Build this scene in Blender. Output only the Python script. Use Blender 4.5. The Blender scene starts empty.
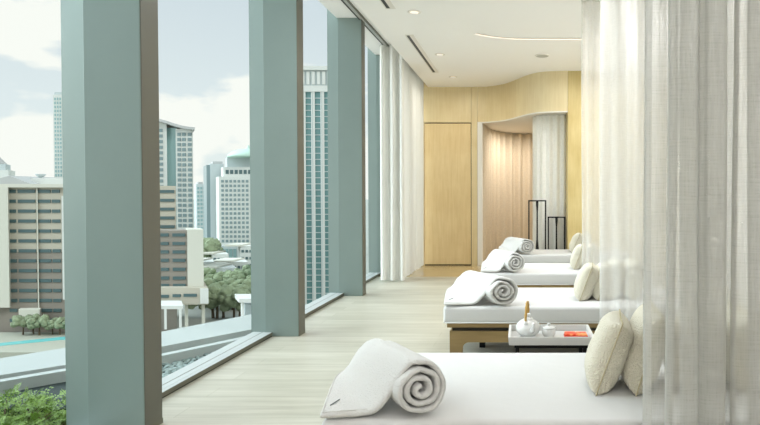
import bpy, bmesh, math, random
from mathutils import Vector, Matrix, noise
random.seed(7)
R = math.radians
PI = math.pi
scene = bpy.context.scene
col = scene.collection

# ------------------------------------------------------------------ helpers
def rgb(r, g, b):
    def c(v):
        v /= 255.0
        return v / 12.92 if v <= 0.04045 else ((v + 0.055) / 1.055) ** 2.4
    return (c(r), c(g), c(b), 1.0)

def nodes_of(name):
    m = bpy.data.materials.new(name)
    m.use_nodes = True
    nt = m.node_tree
    return m, nt, nt.nodes['Principled BSDF']

def mat(name, color, rough=0.6, metal=0.0, spec=0.5, bump=None, vary=None, sheen=0.0):
    """bump=(scale, strength, dist) vary=(scale, amount, stretch xyz)"""
    m, nt, p = nodes_of(name)
    p.inputs['Base Color'].default_value = color
    p.inputs['Roughness'].default_value = rough
    p.inputs['Metallic'].default_value = metal
    p.inputs['Specular IOR Level'].default_value = spec
    if sheen:
        p.inputs['Sheen Weight'].default_value = sheen
    tc = nt.nodes.new('ShaderNodeTexCoord')
    if vary:
        mp = nt.nodes.new('ShaderNodeMapping')
        mp.inputs['Scale'].default_value = vary[2] if len(vary) > 2 else (1, 1, 1)
        nt.links.new(tc.outputs['Object'], mp.inputs['Vector'])
        n = nt.nodes.new('ShaderNodeTexNoise')
        n.inputs['Scale'].default_value = vary[0]
        n.inputs['Detail'].default_value = 5
        nt.links.new(mp.outputs['Vector'], n.inputs['Vector'])
        mx = nt.nodes.new('ShaderNodeMix')
        mx.data_type = 'RGBA'
        a = vary[1]
        mx.inputs[6].default_value = tuple(max(0, c * (1 - a)) for c in color[:3]) + (1,)
        mx.inputs[7].default_value = tuple(min(1, c * (1 + a)) for c in color[:3]) + (1,)
        nt.links.new(n.outputs['Fac'], mx.inputs[0])
        nt.links.new(mx.outputs[2], p.inputs['Base Color'])
    if bump:
        n = nt.nodes.new('ShaderNodeTexNoise')
        n.inputs['Scale'].default_value = bump[0]
        n.inputs['Detail'].default_value = 3
        nt.links.new(tc.outputs['Object'], n.inputs['Vector'])
        b = nt.nodes.new('ShaderNodeBump')
        b.inputs['Strength'].default_value = bump[1]
        b.inputs['Distance'].default_value = bump[2]
        nt.links.new(n.outputs['Fac'], b.inputs['Height'])
        nt.links.new(b.outputs['Normal'], p.inputs['Normal'])
    return m

def obj(name, bm, m, parent=None, smooth=False, bevel=0, sub=0):
    me = bpy.data.meshes.new(name)
    bmesh.ops.recalc_face_normals(bm, faces=bm.faces[:])
    bm.to_mesh(me)
    bm.free()
    if smooth:
        for f in me.polygons:
            f.use_smooth = True
    o = bpy.data.objects.new(name, me)
    me.materials.append(m)
    col.objects.link(o)
    if parent:
        o.parent = parent
    if bevel:
        b = o.modifiers.new('bevel', 'BEVEL')
        b.width = bevel
        b.segments = 3
        b.limit_method = 'ANGLE'
        b.angle_limit = R(40)
    if sub:
        s = o.modifiers.new('sub', 'SUBSURF')
        s.levels = s.render_levels = sub
    return o

def box(bm, x0, x1, y0, y1, z0, z1):
    v = [bm.verts.new(p) for p in ((x0,y0,z0),(x1,y0,z0),(x1,y1,z0),(x0,y1,z0),(x0,y0,z1),(x1,y0,z1),(x1,y1,z1),(x0,y1,z1))]
    for f in ((0,3,2,1),(4,5,6,7),(0,1,5,4),(1,2,6,5),(2,3,7,6),(3,0,4,7)):
        bm.faces.new([v[i] for i in f])
    return bm

def B(*a):
    bm = bmesh.new()
    if a and not isinstance(a[0], (tuple, list)):
        a = (a,)
    for q in a:
        box(bm, *q)
    return bm

def prism(pts, z0, z1):
    bm = bmesh.new()
    lo = [bm.verts.new((x, y, z0)) for x, y in pts]
    hi = [bm.verts.new((x, y, z1)) for x, y in pts]
    bm.faces.new(lo[::-1]); bm.faces.new(hi)
    n = len(pts)
    for i in range(n):
        j = (i + 1) % n
        bm.faces.new((lo[i], lo[j], hi[j], hi[i]))
    return bm

def lathe(bm, prof, cx=0, cy=0, cz=0, n=28):
    rings = []
    for r, z in prof:
        rings.append([bm.verts.new((cx + r*math.cos(2*PI*k/n), cy + r*math.sin(2*PI*k/n), cz + z)) for k in range(n)])
    for a, b in zip(rings, rings[1:]):
        for k in range(n):
            bm.faces.new((a[k], a[(k+1) % n], b[(k+1) % n], b[k]))
    bm.faces.new(rings[0][::-1]); bm.faces.new(rings[-1])
    return bm

def tube(bm, pts, rad, n=10, caps=True):
    pts = [Vector(p) for p in pts]
    rings = []
    up = Vector((0.123, 0.05, 1)).normalized()
    for i, p in enumerate(pts):
        t = (pts[min(i+1, len(pts)-1)] - pts[max(i-1, 0)]).normalized()
        a = t.cross(up)
        if a.length < 0.2:
            a = t.cross(Vector((1, 0, 0)))
        a.normalize()
        b = t.cross(a).normalized()
        r = rad[i] if isinstance(rad, (list, tuple)) else rad
        rings.append([bm.verts.new(p + a*r*math.cos(2*PI*k/n) + b*r*math.sin(2*PI*k/n)) for k in range(n)])
    for a, b in zip(rings, rings[1:]):
        for k in range(n):
            bm.faces.new((a[k], a[(k+1) % n], b[(k+1) % n], b[k]))
    if caps:
        bm.faces.new(rings[0][::-1]); bm.faces.new(rings[-1])
    return bm

def grid(P, nu, nv, uv=None):
    """sheet from P(i,j)"""
    bm = bmesh.new()
    vs = [[bm.verts.new(P(i, j)) for j in range(nv)] for i in range(nu)]
    lay = bm.loops.layers.uv.new('UVMap') if uv else None
    for i in range(nu - 1):
        for j in range(nv - 1):
            f = bm.faces.new((vs[i][j], vs[i+1][j], vs[i+1][j+1], vs[i][j+1]))
            if lay:
                for l, (a, b) in zip(f.loops, ((i, j), (i+1, j), (i+1, j+1), (i, j+1))):
                    l[lay].uv = uv(a, b)
    return bm

def tag(o, label, cat, group=None, kind=None):
    o['label'] = label
    o['category'] = cat
    if group: o['group'] = group
    if kind: o['kind'] = kind
    return o

def thing(name, label, cat, loc=(0, 0, 0), rz=0, group=None):
    o = bpy.data.objects.new(name, None)
    o.empty_display_size = 0.1
    col.objects.link(o)
    o.location = loc
    o.rotation_euler = (0, 0, rz)
    return tag(o, label, cat, group)

def struct(o):
    o['kind'] = 'structure'
    return o

def kids(o):
    return [c for c in bpy.data.objects if c.parent == o]

def dup(root, loc, rz=0, label=None):
    def cp(o, par):
        c = o.copy()
        col.objects.link(c)
        c.parent = par
        for k in kids(o):
            cp(k, c)
        return c
    r = cp(root, None)
    r.location = loc
    r.rotation_euler = (0, 0, rz)
    if label: r['label'] = label
    return r

# ------------------------------------------------------------------ materials
m_plaster = mat('white_plaster', rgb(250, 248, 245), 0.85, bump=(60, 0.03, 0.01))
m_soffit = mat('white_soffit', rgb(232, 228, 220), 0.8)
m_steel = mat('painted_steel', rgb(130, 145, 140), 0.4, 0.3, vary=(3, 0.05))
m_inner = mat('dark_inner_face', rgb(94, 94, 84), 0.5, 0.2)
m_silltop = mat('sill_white', rgb(172, 177, 175), 0.4)
m_sillside = mat('sill_bronze', rgb(98, 98, 84), 0.45, 0.3)
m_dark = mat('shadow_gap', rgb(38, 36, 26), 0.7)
m_black = mat('black_metal', rgb(26, 28, 29), 0.4, 0.6)
m_rail = mat('track_aluminium', rgb(200, 200, 196), 0.4, 0.3)
m_sheet = mat('white_bedsheet', rgb(194, 194, 192), 0.8, bump=(7, 0.25, 0.012), sheen=0.1)
m_hem = mat('white_piping', rgb(196, 196, 192), 0.85)
m_towel = mat('white_terry', rgb(200, 200, 197), 0.95, bump=(170, 0.9, 0.007), sheen=0.15)
m_ceramic = mat('white_ceramic', rgb(208, 208, 205), 0.18, spec=0.6)
m_tray = mat('white_lacquer', rgb(200, 200, 197), 0.3)
m_bamboo = mat('bamboo_handle', rgb(164, 130, 62), 0.6, vary=(60, 0.4))
m_thread = mat('grey_thread', rgb(105, 112, 112), 0.9)
m_stone = mat('pebble_grey', rgb(132, 146, 142), 0.8, vary=(9, 0.35))
m_concrete = mat('white_concrete', rgb(166, 172, 169), 0.8, vary=(1.5, 0.05))
m_greyconc = mat('grey_concrete', rgb(122, 134, 126), 0.85, vary=(2, 0.12))
m_bed_gapshade = mat('dark_bed_and_gap_shade', rgb(40, 52, 50), 0.85)

def mat_wood(name, c1, c2, stretch=(14, 14, 0.9), rough=0.42):
    m, nt, p = nodes_of(name)
    tc = nt.nodes.new('ShaderNodeTexCoord')
    mp = nt.nodes.new('ShaderNodeMapping')
    mp.inputs['Scale'].default_value = stretch
    n = nt.nodes.new('ShaderNodeTexNoise')
    n.inputs['Scale'].default_value = 2.0
    n.inputs['Detail'].default_value = 8
    n.inputs['Roughness'].default_value = 0.62
    n2 = nt.nodes.new('ShaderNodeTexNoise')
    n2.inputs['Scale'].default_value = 2.2
    n2.inputs['Detail'].default_value = 3
    nt.links.new(tc.outputs['Object'], mp.inputs['Vector'])
    nt.links.new(mp.outputs['Vector'], n.inputs['Vector'])
    nt.links.new(tc.outputs['Object'], n2.inputs['Vector'])
    av = nt.nodes.new('ShaderNodeMath'); av.operation = 'MULTIPLY_ADD'
    av.inputs[1].default_value = 0.55
    nt.links.new(n.outputs['Fac'], av.inputs[0])
    sc = nt.nodes.new('ShaderNodeMath'); sc.operation = 'MULTIPLY'
    sc.inputs[1].default_value = 0.45
    nt.links.new(n2.outputs['Fac'], sc.inputs[0])
    nt.links.new(sc.outputs[0], av.inputs[2])
    cr = nt.nodes.new('ShaderNodeValToRGB')
    cr.color_ramp.elements[0].position = 0.32
    cr.color_ramp.elements[1].position = 0.68
    cr.color_ramp.elements[0].color = c1
    cr.color_ramp.elements[1].color = c2
    nt.links.new(av.outputs[0], cr.inputs['Fac'])
    nt.links.new(cr.outputs['Color'], p.inputs['Base Color'])
    p.inputs['Roughness'].default_value = rough
    p.inputs['Specular IOR Level'].default_value = 0.35
    return m

m_maple = mat_wood('maple_door', rgb(212, 186, 136), rgb(230, 208, 162))
m_maple2 = mat_wood('maple_header', rgb(212, 192, 146), rgb(228, 212, 172))
m_maple3 = mat_wood('maple_pale', rgb(218, 200, 156), rgb(234, 220, 182))
m_pier = mat_wood('maple_pier', rgb(188, 166, 108), rgb(214, 196, 142))
m_bedwood = mat_wood('bed_wood', rgb(122, 102, 66), rgb(150, 128, 86), (1.2, 9, 9))

def mat_floor():
    m, nt, p = nodes_of('pale_oak_planks')
    tc = nt.nodes.new('ShaderNodeTexCoord')
    br = nt.nodes.new('ShaderNodeTexBrick')
    br.inputs['Scale'].default_value = 1.0
    br.inputs['Brick Width'].default_value = 2.1
    br.inputs['Row Height'].default_value = 0.19
    br.inputs['Mortar Size'].default_value = 0.0022
    br.inputs['Mortar Smooth'].default_value = 0.3
    br.inputs['Color1'].default_value = rgb(166, 163, 150)
    br.inputs['Color2'].default_value = rgb(177, 174, 162)
    br.inputs['Mortar'].default_value = rgb(148, 144, 128)
    br.offset = 0.37
    nt.links.new(tc.outputs['Object'], br.inputs['Vector'])
    mp = nt.nodes.new('ShaderNodeMapping')
    mp.inputs['Scale'].default_value = (0.8, 11, 1)
    nt.links.new(tc.outputs['Object'], mp.inputs['Vector'])
    n = nt.nodes.new('ShaderNodeTexNoise')
    n.inputs['Scale'].default_value = 1.6
    n.inputs['Detail'].default_value = 7
    n.inputs['Roughness'].default_value = 0.6
    nt.links.new(mp.outputs['Vector'], n.inputs['Vector'])
    cr = nt.nodes.new('ShaderNodeValToRGB')
    cr.color_ramp.elements[0].position = 0.3
    cr.color_ramp.elements[1].position = 0.7
    cr.color_ramp.elements[0].color = (0.80, 0.79, 0.75, 1)
    cr.color_ramp.elements[1].color = (1.08, 1.08, 1.06, 1)
    nt.links.new(n.outputs['Fac'], cr.inputs['Fac'])
    mx = nt.nodes.new('ShaderNodeMix'); mx.data_type = 'RGBA'; mx.blend_type = 'MULTIPLY'
    mx.inputs[0].default_value = 1.0
    nt.links.new(br.outputs['Color'], mx.inputs[6])
    nt.links.new(cr.outputs['Color'], mx.inputs[7])
    nt.links.new(mx.outputs[2], p.inputs['Base Color'])
    p.inputs['Roughness'].default_value = 0.38
    p.inputs['Specular IOR Level'].default_value = 0.45
    return m
m_floor = mat_floor()
m_gloss = mat('polished_beige_stone', rgb(176, 158, 116), 0.16, spec=0.8, vary=(3, 0.12, (1, 6, 1)))

def mat_cloth(name, color, opacity, weave=None, transl=0.5, slub=0.0, scale=(1, 1)):
    """thin cloth: diffuse + translucent, open weave where opacity < 1"""
    m, nt, p = nodes_of(name)
    nt.nodes.remove(p)
    out = nt.nodes['Material Output']
    d = nt.nodes.new('ShaderNodeBsdfDiffuse'); d.inputs['Color'].default_value = color
    t = nt.nodes.new('ShaderNodeBsdfTranslucent'); t.inputs['Color'].default_value = color
    a = nt.nodes.new('ShaderNodeMixShader'); a.inputs[0].default_value = transl
    nt.links.new(d.outputs[0], a.inputs[1]); nt.links.new(t.outputs[0], a.inputs[2])
    if opacity >= 1 and not weave:
        nt.links.new(a.outputs[0], out.inputs['Surface'])
        return m
    tr = nt.nodes.new('ShaderNodeBsdfTransparent')
    b = nt.nodes.new('ShaderNodeMixShader')
    b.inputs[0].default_value = opacity
    nt.links.new(tr.outputs[0], b.inputs[1]); nt.links.new(a.outputs[0], b.inputs[2])
    nt.links.new(b.outputs[0], out.inputs['Surface'])
    if weave:
        tc = nt.nodes.new('ShaderNodeTexCoord')
        fac = None
        for s in ((scale[0] * 160, scale[1] * 10), (scale[0] * 10, scale[1] * 160)):
            mp = nt.nodes.new('ShaderNodeMapping')
            mp.inputs['Scale'].default_value = (s[0], s[1], 1)
            nt.links.new(tc.outputs['UV'], mp.inputs['Vector'])
            n = nt.nodes.new('ShaderNodeTexNoise')
            n.inputs['Scale'].default_value = 1.0
            n.inputs['Detail'].default_value = 2.5
            nt.links.new(mp.outputs['Vector'], n.inputs['Vector'])
            if fac is None:
                fac = n.outputs['Fac']
            else:
                ad = nt.nodes.new('ShaderNodeMath'); ad.operation = 'ADD'
                nt.links.new(fac, ad.inputs[0]); nt.links.new(n.outputs['Fac'], ad.inputs[1])
                fac = ad.outputs[0]
        mr = nt.nodes.new('ShaderNodeMapRange')
        mr.inputs['From Min'].default_value = 0.75
        mr.inputs['From Max'].default_value = 1.25
        mr.inputs['To Min'].default_value = opacity - weave
        mr.inputs['To Max'].default_value = min(1, opacity + weave)
        nt.links.new(fac, mr.inputs['Value'])
        # an open weave covers more where it is seen at a slant
        ge = nt.nodes.new('ShaderNodeNewGeometry')
        dt = nt.nodes.new('ShaderNodeVectorMath'); dt.operation = 'DOT_PRODUCT'
        nt.links.new(ge.outputs['Normal'], dt.inputs[0]); nt.links.new(ge.outputs['Incoming'], dt.inputs[1])
        ab = nt.nodes.new('ShaderNodeMath'); ab.operation = 'ABSOLUTE'; nt.links.new(dt.outputs['Value'], ab.inputs[0])
        mxx = nt.nodes.new('ShaderNodeMath'); mxx.operation = 'MAXIMUM'; mxx.inputs[1].default_value = 0.08; nt.links.new(ab.outputs[0], mxx.inputs[0])
        iv = nt.nodes.new('ShaderNodeMath'); iv.operation = 'DIVIDE'; iv.inputs[0].default_value = 1.0; nt.links.new(mxx.outputs[0], iv.inputs[1])
        om = nt.nodes.new('ShaderNodeMath'); om.operation = 'SUBTRACT'; om.inputs[0].default_value = 1.0; nt.links.new(mr.outputs[0], om.inputs[1])
        pw = nt.nodes.new('ShaderNodeMath'); pw.operation = 'POWER'; nt.links.new(om.outputs[0], pw.inputs[0]); nt.links.new(iv.outputs[0], pw.inputs[1])
        fo = nt.nodes.new('ShaderNodeMath'); fo.operation = 'SUBTRACT'; fo.inputs[0].default_value = 1.0; nt.links.new(pw.outputs[0], fo.inputs[1])
        nt.links.new(fo.outputs[0] if slub else mr.outputs[0], b.inputs[0])
        if slub:
            mx = nt.nodes.new('ShaderNodeMix'); mx.data_type = 'RGBA'
            mr2 = nt.nodes.new('ShaderNodeMapRange')
            mr2.inputs['From Min'].default_value = 0.8
            mr2.inputs['From Max'].default_value = 1.2
            nt.links.new(fac, mr2.inputs['Value'])
            mx.inputs[6].default_value = color
            mx.inputs[7].default_value = tuple(c * (1 - slub) for c in color[:3]) + (1,)
            nt.links.new(mr2.outputs[0], mx.inputs[0])
            nt.links.new(mx.outputs[2], d.inputs['Color'])
            nt.links.new(mx.outputs[2], t.inputs['Color'])
    return m

m_linen = mat_cloth('sheer_linen', rgb(212, 212, 206), 0.46, 0.12, 0.35, 0.25)
m_voile = mat_cloth('white_voile', rgb(226, 226, 223), 0.62, 0.03, 0.5)
m_drape = mat_cloth('white_window_drape', rgb(228, 227, 221), 1.0, None, 0.15)
m_beigecloth = mat('beige_textured_curtain', rgb(208, 196, 174), 0.9, vary=(38, 0.18), bump=(60, 0.3, 0.01))
m_silver = mat('silver_woven_curtain', rgb(236, 236, 230), 0.75, 0.0, vary=(32, 0.10), bump=(50, 0.3, 0.01))

def mat_boucle():
    m, nt, p = nodes_of('cream_boucle')
    p.inputs['Base Color'].default_value = rgb(204, 199, 180)
    p.inputs['Roughness'].default_value = 0.95
    p.inputs['Sheen Weight'].default_value = 0.3
    tc = nt.nodes.new('ShaderNodeTexCoord')
    v = nt.nodes.new('ShaderNodeTexVoronoi'); v.inputs['Scale'].default_value = 120
    nt.links.new(tc.outputs['Object'], v.inputs['Vector'])
    b = nt.nodes.new('ShaderNodeBump'); b.inputs['Strength'].default_value = 0.7
    b.inputs['Distance'].default_value = 0.010
    b.invert = True
    nt.links.new(v.outputs['Distance'], b.inputs['Height'])
    nt.links.new(b.outputs['Normal'], p.inputs['Normal'])
    return m
m_boucle = mat_boucle()
m_seam = mat('cushion_seam', rgb(176, 166, 134), 0.9)

def mat_glass():
    m, nt, p = nodes_of('window_glass')
    nt.nodes.remove(p)
    out = nt.nodes['Material Output']
    tr = nt.nodes.new('ShaderNodeBsdfTransparent'); tr.inputs['Color'].default_value = (0.985, 0.997, 0.994, 1)
    g = nt.nodes.new('ShaderNodeBsdfGlossy'); g.inputs['Roughness'].default_value = 0.02
    mx = nt.nodes.new('ShaderNodeMixShader'); mx.inputs[0].default_value = 0.004
    nt.links.new(tr.outputs[0], mx.inputs[1]); nt.links.new(g.outputs[0], mx.inputs[2])
    nt.links.new(mx.outputs[0], out.inputs['Surface'])
    return m
m_glass = mat_glass()

def emis(name, c, s):
    m, nt, p = nodes_of(name)
    p.inputs['Base Color'].default_value = c
    p.inputs['Emission Color'].default_value = c
    p.inputs['Emission Strength'].default_value = s
    return m
m_cove = emis('warm_cove_light', (1.0, 0.82, 0.70, 1), 0.95)
m_lens = emis('downlight_lens', (1.0, 0.90, 0.80, 1), 0.5)

# ------------------------------------------------------------------ room constants
H = 1.35            # eye height
ZC, ZP = 3.41, 3.70 # main ceiling, window pocket ceiling
XG = -2.56          # glass
XE = -1.78          # edge of the main ceiling
YW = 11.49          # far maple wall
YP = 10.0           # front of the bulging maple wall
YB = -4.0

def at(px, py, Y):
    return Vector(((px - 522) * Y / 600.0, Y, H - (py - 195) * Y / 600.0))

# ------------------------------------------------------------------ shell
struct(obj('floor', B(XG + 0.18, 3.0, YB, YP - 0.12, -0.2, 0.0), m_floor))
struct(obj('floor', B(XG + 0.18, 3.0, YP - 0.12, 14.3, -0.2, 0.0), m_gloss))
struct(obj('ceiling', B((XE, 3.0, YB, YW + 0.3, ZC, 3.95)), m_plaster))
struct(obj('ceiling', B((-2.45, XE, YB, YW + 0.3, ZP, 3.95)), m_plaster))
struct(obj('wall_right', B(3.0, 3.15, YB, 14.3, -0.2, 3.95), m_plaster))
struct(obj('wall_front', B(-2.62, 3.15, YB - 0.15, YB, -0.2, 3.95), m_plaster))

# far wall: door leaf, jambs and plain panels
wall_x0 = -2.62
struct(obj('wall_back', B((wall_x0, -1.86, YW, YW + 0.12, 0, ZP), (wall_x0, XE, YW, YW + .12, ZC, ZP)), m_maple))
door = struct(obj('door_1', B((-1.855, -0.968, YW + 0.005, YW + 0.06, 0.018, 2.715)), m_maple, bevel=0.003))
struct(obj('trim_1', B((-1.86, -0.95, YW + 0.06, YW + 0.1, 0, 2.75)), m_dark))
struct(obj('wall_back', B((-1.86, -0.96, YW, YW + 0.12, 2.735, ZC)), m_maple2))
struct(obj('wall_back', B((-0.955, -0.845, YW, YW + 0.12, 0, ZC)), m_maple2))
struct(obj('trim_2', B((-0.84, -0.745, YW - 0.01, YW + 0.1, 0.0, 2.745)), m_soffit, bevel=0.004))

# wavy maple header
hp = [(-0.84, 11.49), (-0.66, 11.46), (-0.48, 11.34), (-0.315, 11.17), (-0.20, 10.98), (-0.10, 10.78), (-0.017, 10.60),
      (0.06, 10.44), (0.16, 10.27), (0.26, 10.15), (0.36, 10.08), (0.50, 10.03), (0.65, 10.005), (0.77, 10.0)]
def smooth_path(p, n=6):
    out = []
    for i in range(len(p) - 1):
        a, b, c, d = (Vector(p[max(i-1, 0)]), Vector(p[i]), Vector(p[i+1]), Vector(p[min(i+2, len(p)-1)]))
        for k in range(n):
            t = k / n
            out.append(0.5 * ((2*b) + (c-a)*t + (2*a-5*b+4*c-d)*t*t + (3*b-a-3*c+d)*t**3))
    out.append(Vector(p[-1]))
    return out
def band(path, z0, z1, thick):
    """vertical band following a plan path, thickness away from the room (+Y side)"""
    bm = bmesh.new()
    rows = []
    for i, p in enumerate(path):
        t = (path[min(i+1, len(path)-1)] - path[max(i-1, 0)]).normalized()
        nrm = Vector((-t.y, t.x))
        q = p + nrm * thick
        rows.append([bm.verts.new((p.x, p.y, z0)), bm.verts.new((p.x, p.y, z1)), bm.verts.new((q.x, q.y, z1)), bm.verts.new((q.x, q.y, z0))])
    for a, b in zip(rows, rows[1:]):
        for k in range(4):
            bm.faces.new((a[k], b[k], b[(k+1) % 4], a[(k+1) % 4]))
    bm.faces.new(rows[0]); bm.faces.new(rows[-1][::-1])
    return bm
hpath = smooth_path(hp)
cuts = [(-0.9, -0.10, m_maple2), (-0.10, 0.345, m_maple3), (0.345, 0.80, m_maple3)]
for a, b, mm in cuts:
    ia = min(range(len(hpath)), key=lambda k: abs(hpath[k].x - a))
    ib = min(range(len(hpath)), key=lambda k: abs(hpath[k].x - b))
    seg = hpath[ia:ib + 1]
    o = struct(obj('wall_back', band(seg, 2.745, ZC, 0.05), mm, smooth=True))
    o.modifiers.new('e', 'EDGE_SPLIT').split_angle = R(35)
# thin white trim under the header, following it
struct(obj('trim_3', band([p + Vector((0, 0.0)) for p in hpath], 2.725, 2.745, 0.06), m_soffit, smooth=False))
# niche soffit
sp = [(p.x, p.y + 0.03) for p in hpath] + [(3.0, 10.03), (3.0, 14.3), (-0.84, 14.3)]
struct(obj('ceiling', prism(sp, 2.748, 2.9), m_soffit))
struct(obj('wall_back', B((-2.62, 3.15, 14.3, 14.45, 0, 3.95)), m_plaster))
struct(obj('wall_left', B((-0.96, -0.845, YW + 0.12, 14.3, 0, 2.9)), m_plaster))
# maple pier right of the niche
struct(obj('wall_back', B((0.775, 1.45, YP, YP + 0.4, 0, ZC)), m_pier, bevel=0.004))
struct(obj('wall_back', B((1.455, 3.0, YP, YP + 0.4, 0, ZC)), m_pier, bevel=0.004))

# ------------------------------------------------------------------ glazing and columns
cols = [2.2, 3.365, 5.70, 8.0, 10.10]
for y in cols:
    c = struct(obj('column', B((-2.44, -2.12, y, y + 0.165, 0, ZP)), m_steel, bevel=0.004))
    obj('mullion', prism([(-2.44, y + 0.006), (-2.44, y + 0.2), (-2.582, y + 0.2), (-2.582, y + 0.028)], 0.0, 5.2), m_steel, c)
    obj('inner_face', B((-2.12, -2.116, y + 0.003, y + 0.162, 0.03, ZP - 0.01)), m_inner, c)  # thin panel, darker brown-grey than the other column faces
    obj('shoe', B((-2.432, -2.116, y + 0.006, y + 0.169, 0, 0.03)), m_sillside, c)
spans = list(zip(cols, cols[1:] + [YW + 0.1]))
struct(obj('wall_left', B(-2.62, -2.38, YB, 2.2, -0.2, 3.95), m_plaster))  # unseen solid wall in place of glazing, added to shade the near daybed
for i, (a, b) in enumerate(spans):
    a2 = a + 0.2
    w = struct(obj('window_%d' % (i + 1), B((XG - 0.012, XG, a2, b + 0.012, 0.03, 5.2)), m_glass))
    obj('sill', B((XG - 0.002, XG + 0.148, a2, b + 0.02, -0.02, 0.04), (XG + 0.152, XG + 0.184, a2, b + 0.02, -0.02, 0.04)), m_silltop, w)
    obj('sill_face', B((XG + 0.184, XG + 0.190, a + 0.165, b, 0.010, 0.039)), m_sillside, w)
    obj('sill_groove', B((XG + 0.092, XG + 0.098, a2, b + 0.005, 0.0385, 0.0412)), m_sillside, w)
    obj('sill_gap', B((XG + 0.182, XG + 0.187, a + 0.165, b, 0.0, 0.010)), m_dark, w)

# curtain track in the pocket
tk = thing('curtain_track', 'slim double metal curtain track on the ceiling beside the windows', 'curtain track')
obj('rail', B((-2.135, -2.085, 2.2, 11.4, ZP - 0.022, ZP)), m_rail, tk)
obj('channel', B((-2.15, -2.135, 2.2, 11.4, ZP - 0.028, ZP)), m_black, tk)
obj('channel', B((-2.085, -2.075, 2.2, 11.4, ZP - 0.028, ZP)), m_sillside, tk)

# ------------------------------------------------------------------ curtains
def curtain_mesh(path, z0, z1, nz=26, gather=None, ruffle=0.0, seed=0):
    L = [0.0]
    for a, b in zip(path, path[1:]):
        L.append(L[-1] + (b - a).length)
    cx = sum(p.x for p in path) / len(path); cy = sum(p.y for p in path) / len(path)
    def P(i, j):
        t = j / (nz - 1)
        z = z0 + (z1 - z0) * t
        p = path[i]
        s = 1 - t
        dx = ruffle * s * noise.noise(Vector((L[i] * 3.1 + seed, z * 0.5, seed)))
        dy = ruffle * s * noise.noise(Vector((L[i] * 3.1 + seed, z * 0.5, seed + 9)))
        return (p.x + dx, p.y + dy, z)
    return grid(P, len(path), nz, lambda i, j: (L[i], z0 + (z1 - z0) * j / (nz - 1)))

def fold_path(a, b, n, amp, over=0.25, jit=0.2, seed=1, per=14):
    """wavy plan path from a to b with n folds of amplitude amp"""
    rnd = random.Random(seed)
    a = Vector(a); b = Vector(b)
    d = b - a
    t = d.normalized()
    nn = Vector((-t.y, t.x))
    am = [amp * (1 + jit * rnd.uniform(-1, 1)) for _ in range(n + 2)]
    wl = [1 + jit * rnd.uniform(-1, 1) for _ in range(n)]
    tot = sum(wl)
    cum = [0]
    for w in wl: cum.append(cum[-1] + w / tot)
    pts = []
    for k in range(n):
        for s in range(per):
            u = s / per
            w = (cum[k] + (cum[k+1] - cum[k]) * u)
            A = am[k] * (1 - u) + am[k+1] * u
            off = A * math.sin(2 * PI * u)
            lat = -over * d.length / n * math.sin(4 * PI * u)
            pts.append(a + t * (w * d.length + lat * 0.5) + nn * off)
    pts.append(b)
    return pts

def curtain(name, label, cat, path, z0, z1, m, heading=True, ruffle=0.02, seed=0, group=None, hook=True):
    c = thing(name, label, cat, (path[0].x, path[0].y, z0), 0, group)
    off = Vector((-path[0].x, -path[0].y))
    pp = [p + off for p in path]
    obj('cloth', curtain_mesh(pp, 0, z1 - z0, 26, None, ruffle, seed), m, c, smooth=True)
    if heading:
        bm = bmesh.new()
        tube(bm, [(p.x, p.y, z1 - z0 - 0.012) for p in pp[::2]], 0.006, 6)
        obj('heading_tape', bm, m_hem, c)
        bm = bmesh.new()
        ru = [(p.x + ruffle * noise.noise(Vector((0 + seed, 0, seed))) * 0, p.y, 0.012) for p in pp[::2]]
    return c

# window drape at the left: one bunch facing the camera, then folds along the glass
lead = [(-2.21, 9.42), (-2.18, 9.33), (-2.13, 9.33), (-2.10, 9.42), (-2.06, 9.43), (-2.03, 9.33), (-1.98, 9.31), (-1.95, 9.40), (-1.91, 9.42), (-1.88, 9.32), (-1.84, 9.30), (-1.83, 9.40), (-1.90, 9.50)]
lp = smooth_path(lead, 5)
lp2 = fold_path((-1.92, 9.50), (-1.92, 11.40), 23, 0.065, 0.0, 0.2, 4, 10)
curtain('window_drape', 'full-length white drape gathered beside the window at the far end', 'curtain',
        lp + lp2[1:], 0.02, ZP - 0.02, m_drape, ruffle=0.02, seed=3)

# sheers hung between the daybeds
near = fold_path((0.475, 2.14), (1.75, 2.08), 10, 0.07, 0.62, 0.4, 21, 20)
curtain('linen_curtain', 'nearest sheer grey linen curtain, coarse weave, in front of the closest daybed', 'curtain',
        near, 0.015, ZC, m_linen, ruffle=0.03, seed=5)
mid = fold_path((0.575, 4.36), (2.85, 4.34), 13, 0.05, 0.1, 0.4, 33, 14)
curtain('voile_curtain', 'middle white voile curtain hanging just behind the closest daybed and its tray table', 'curtain',
        mid, 0.015, ZC, m_voile, ruffle=0.03, seed=6)
far = fold_path((0.64, 6.36), (2.85, 6.34), 13, 0.05, 0.1, 0.4, 41, 14)
curtain('voile_curtain', 'farthest white voile curtain hanging between the second and third daybeds', 'curtain',
        far, 0.015, ZC, m_voile, ruffle=0.03, seed=8)

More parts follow.
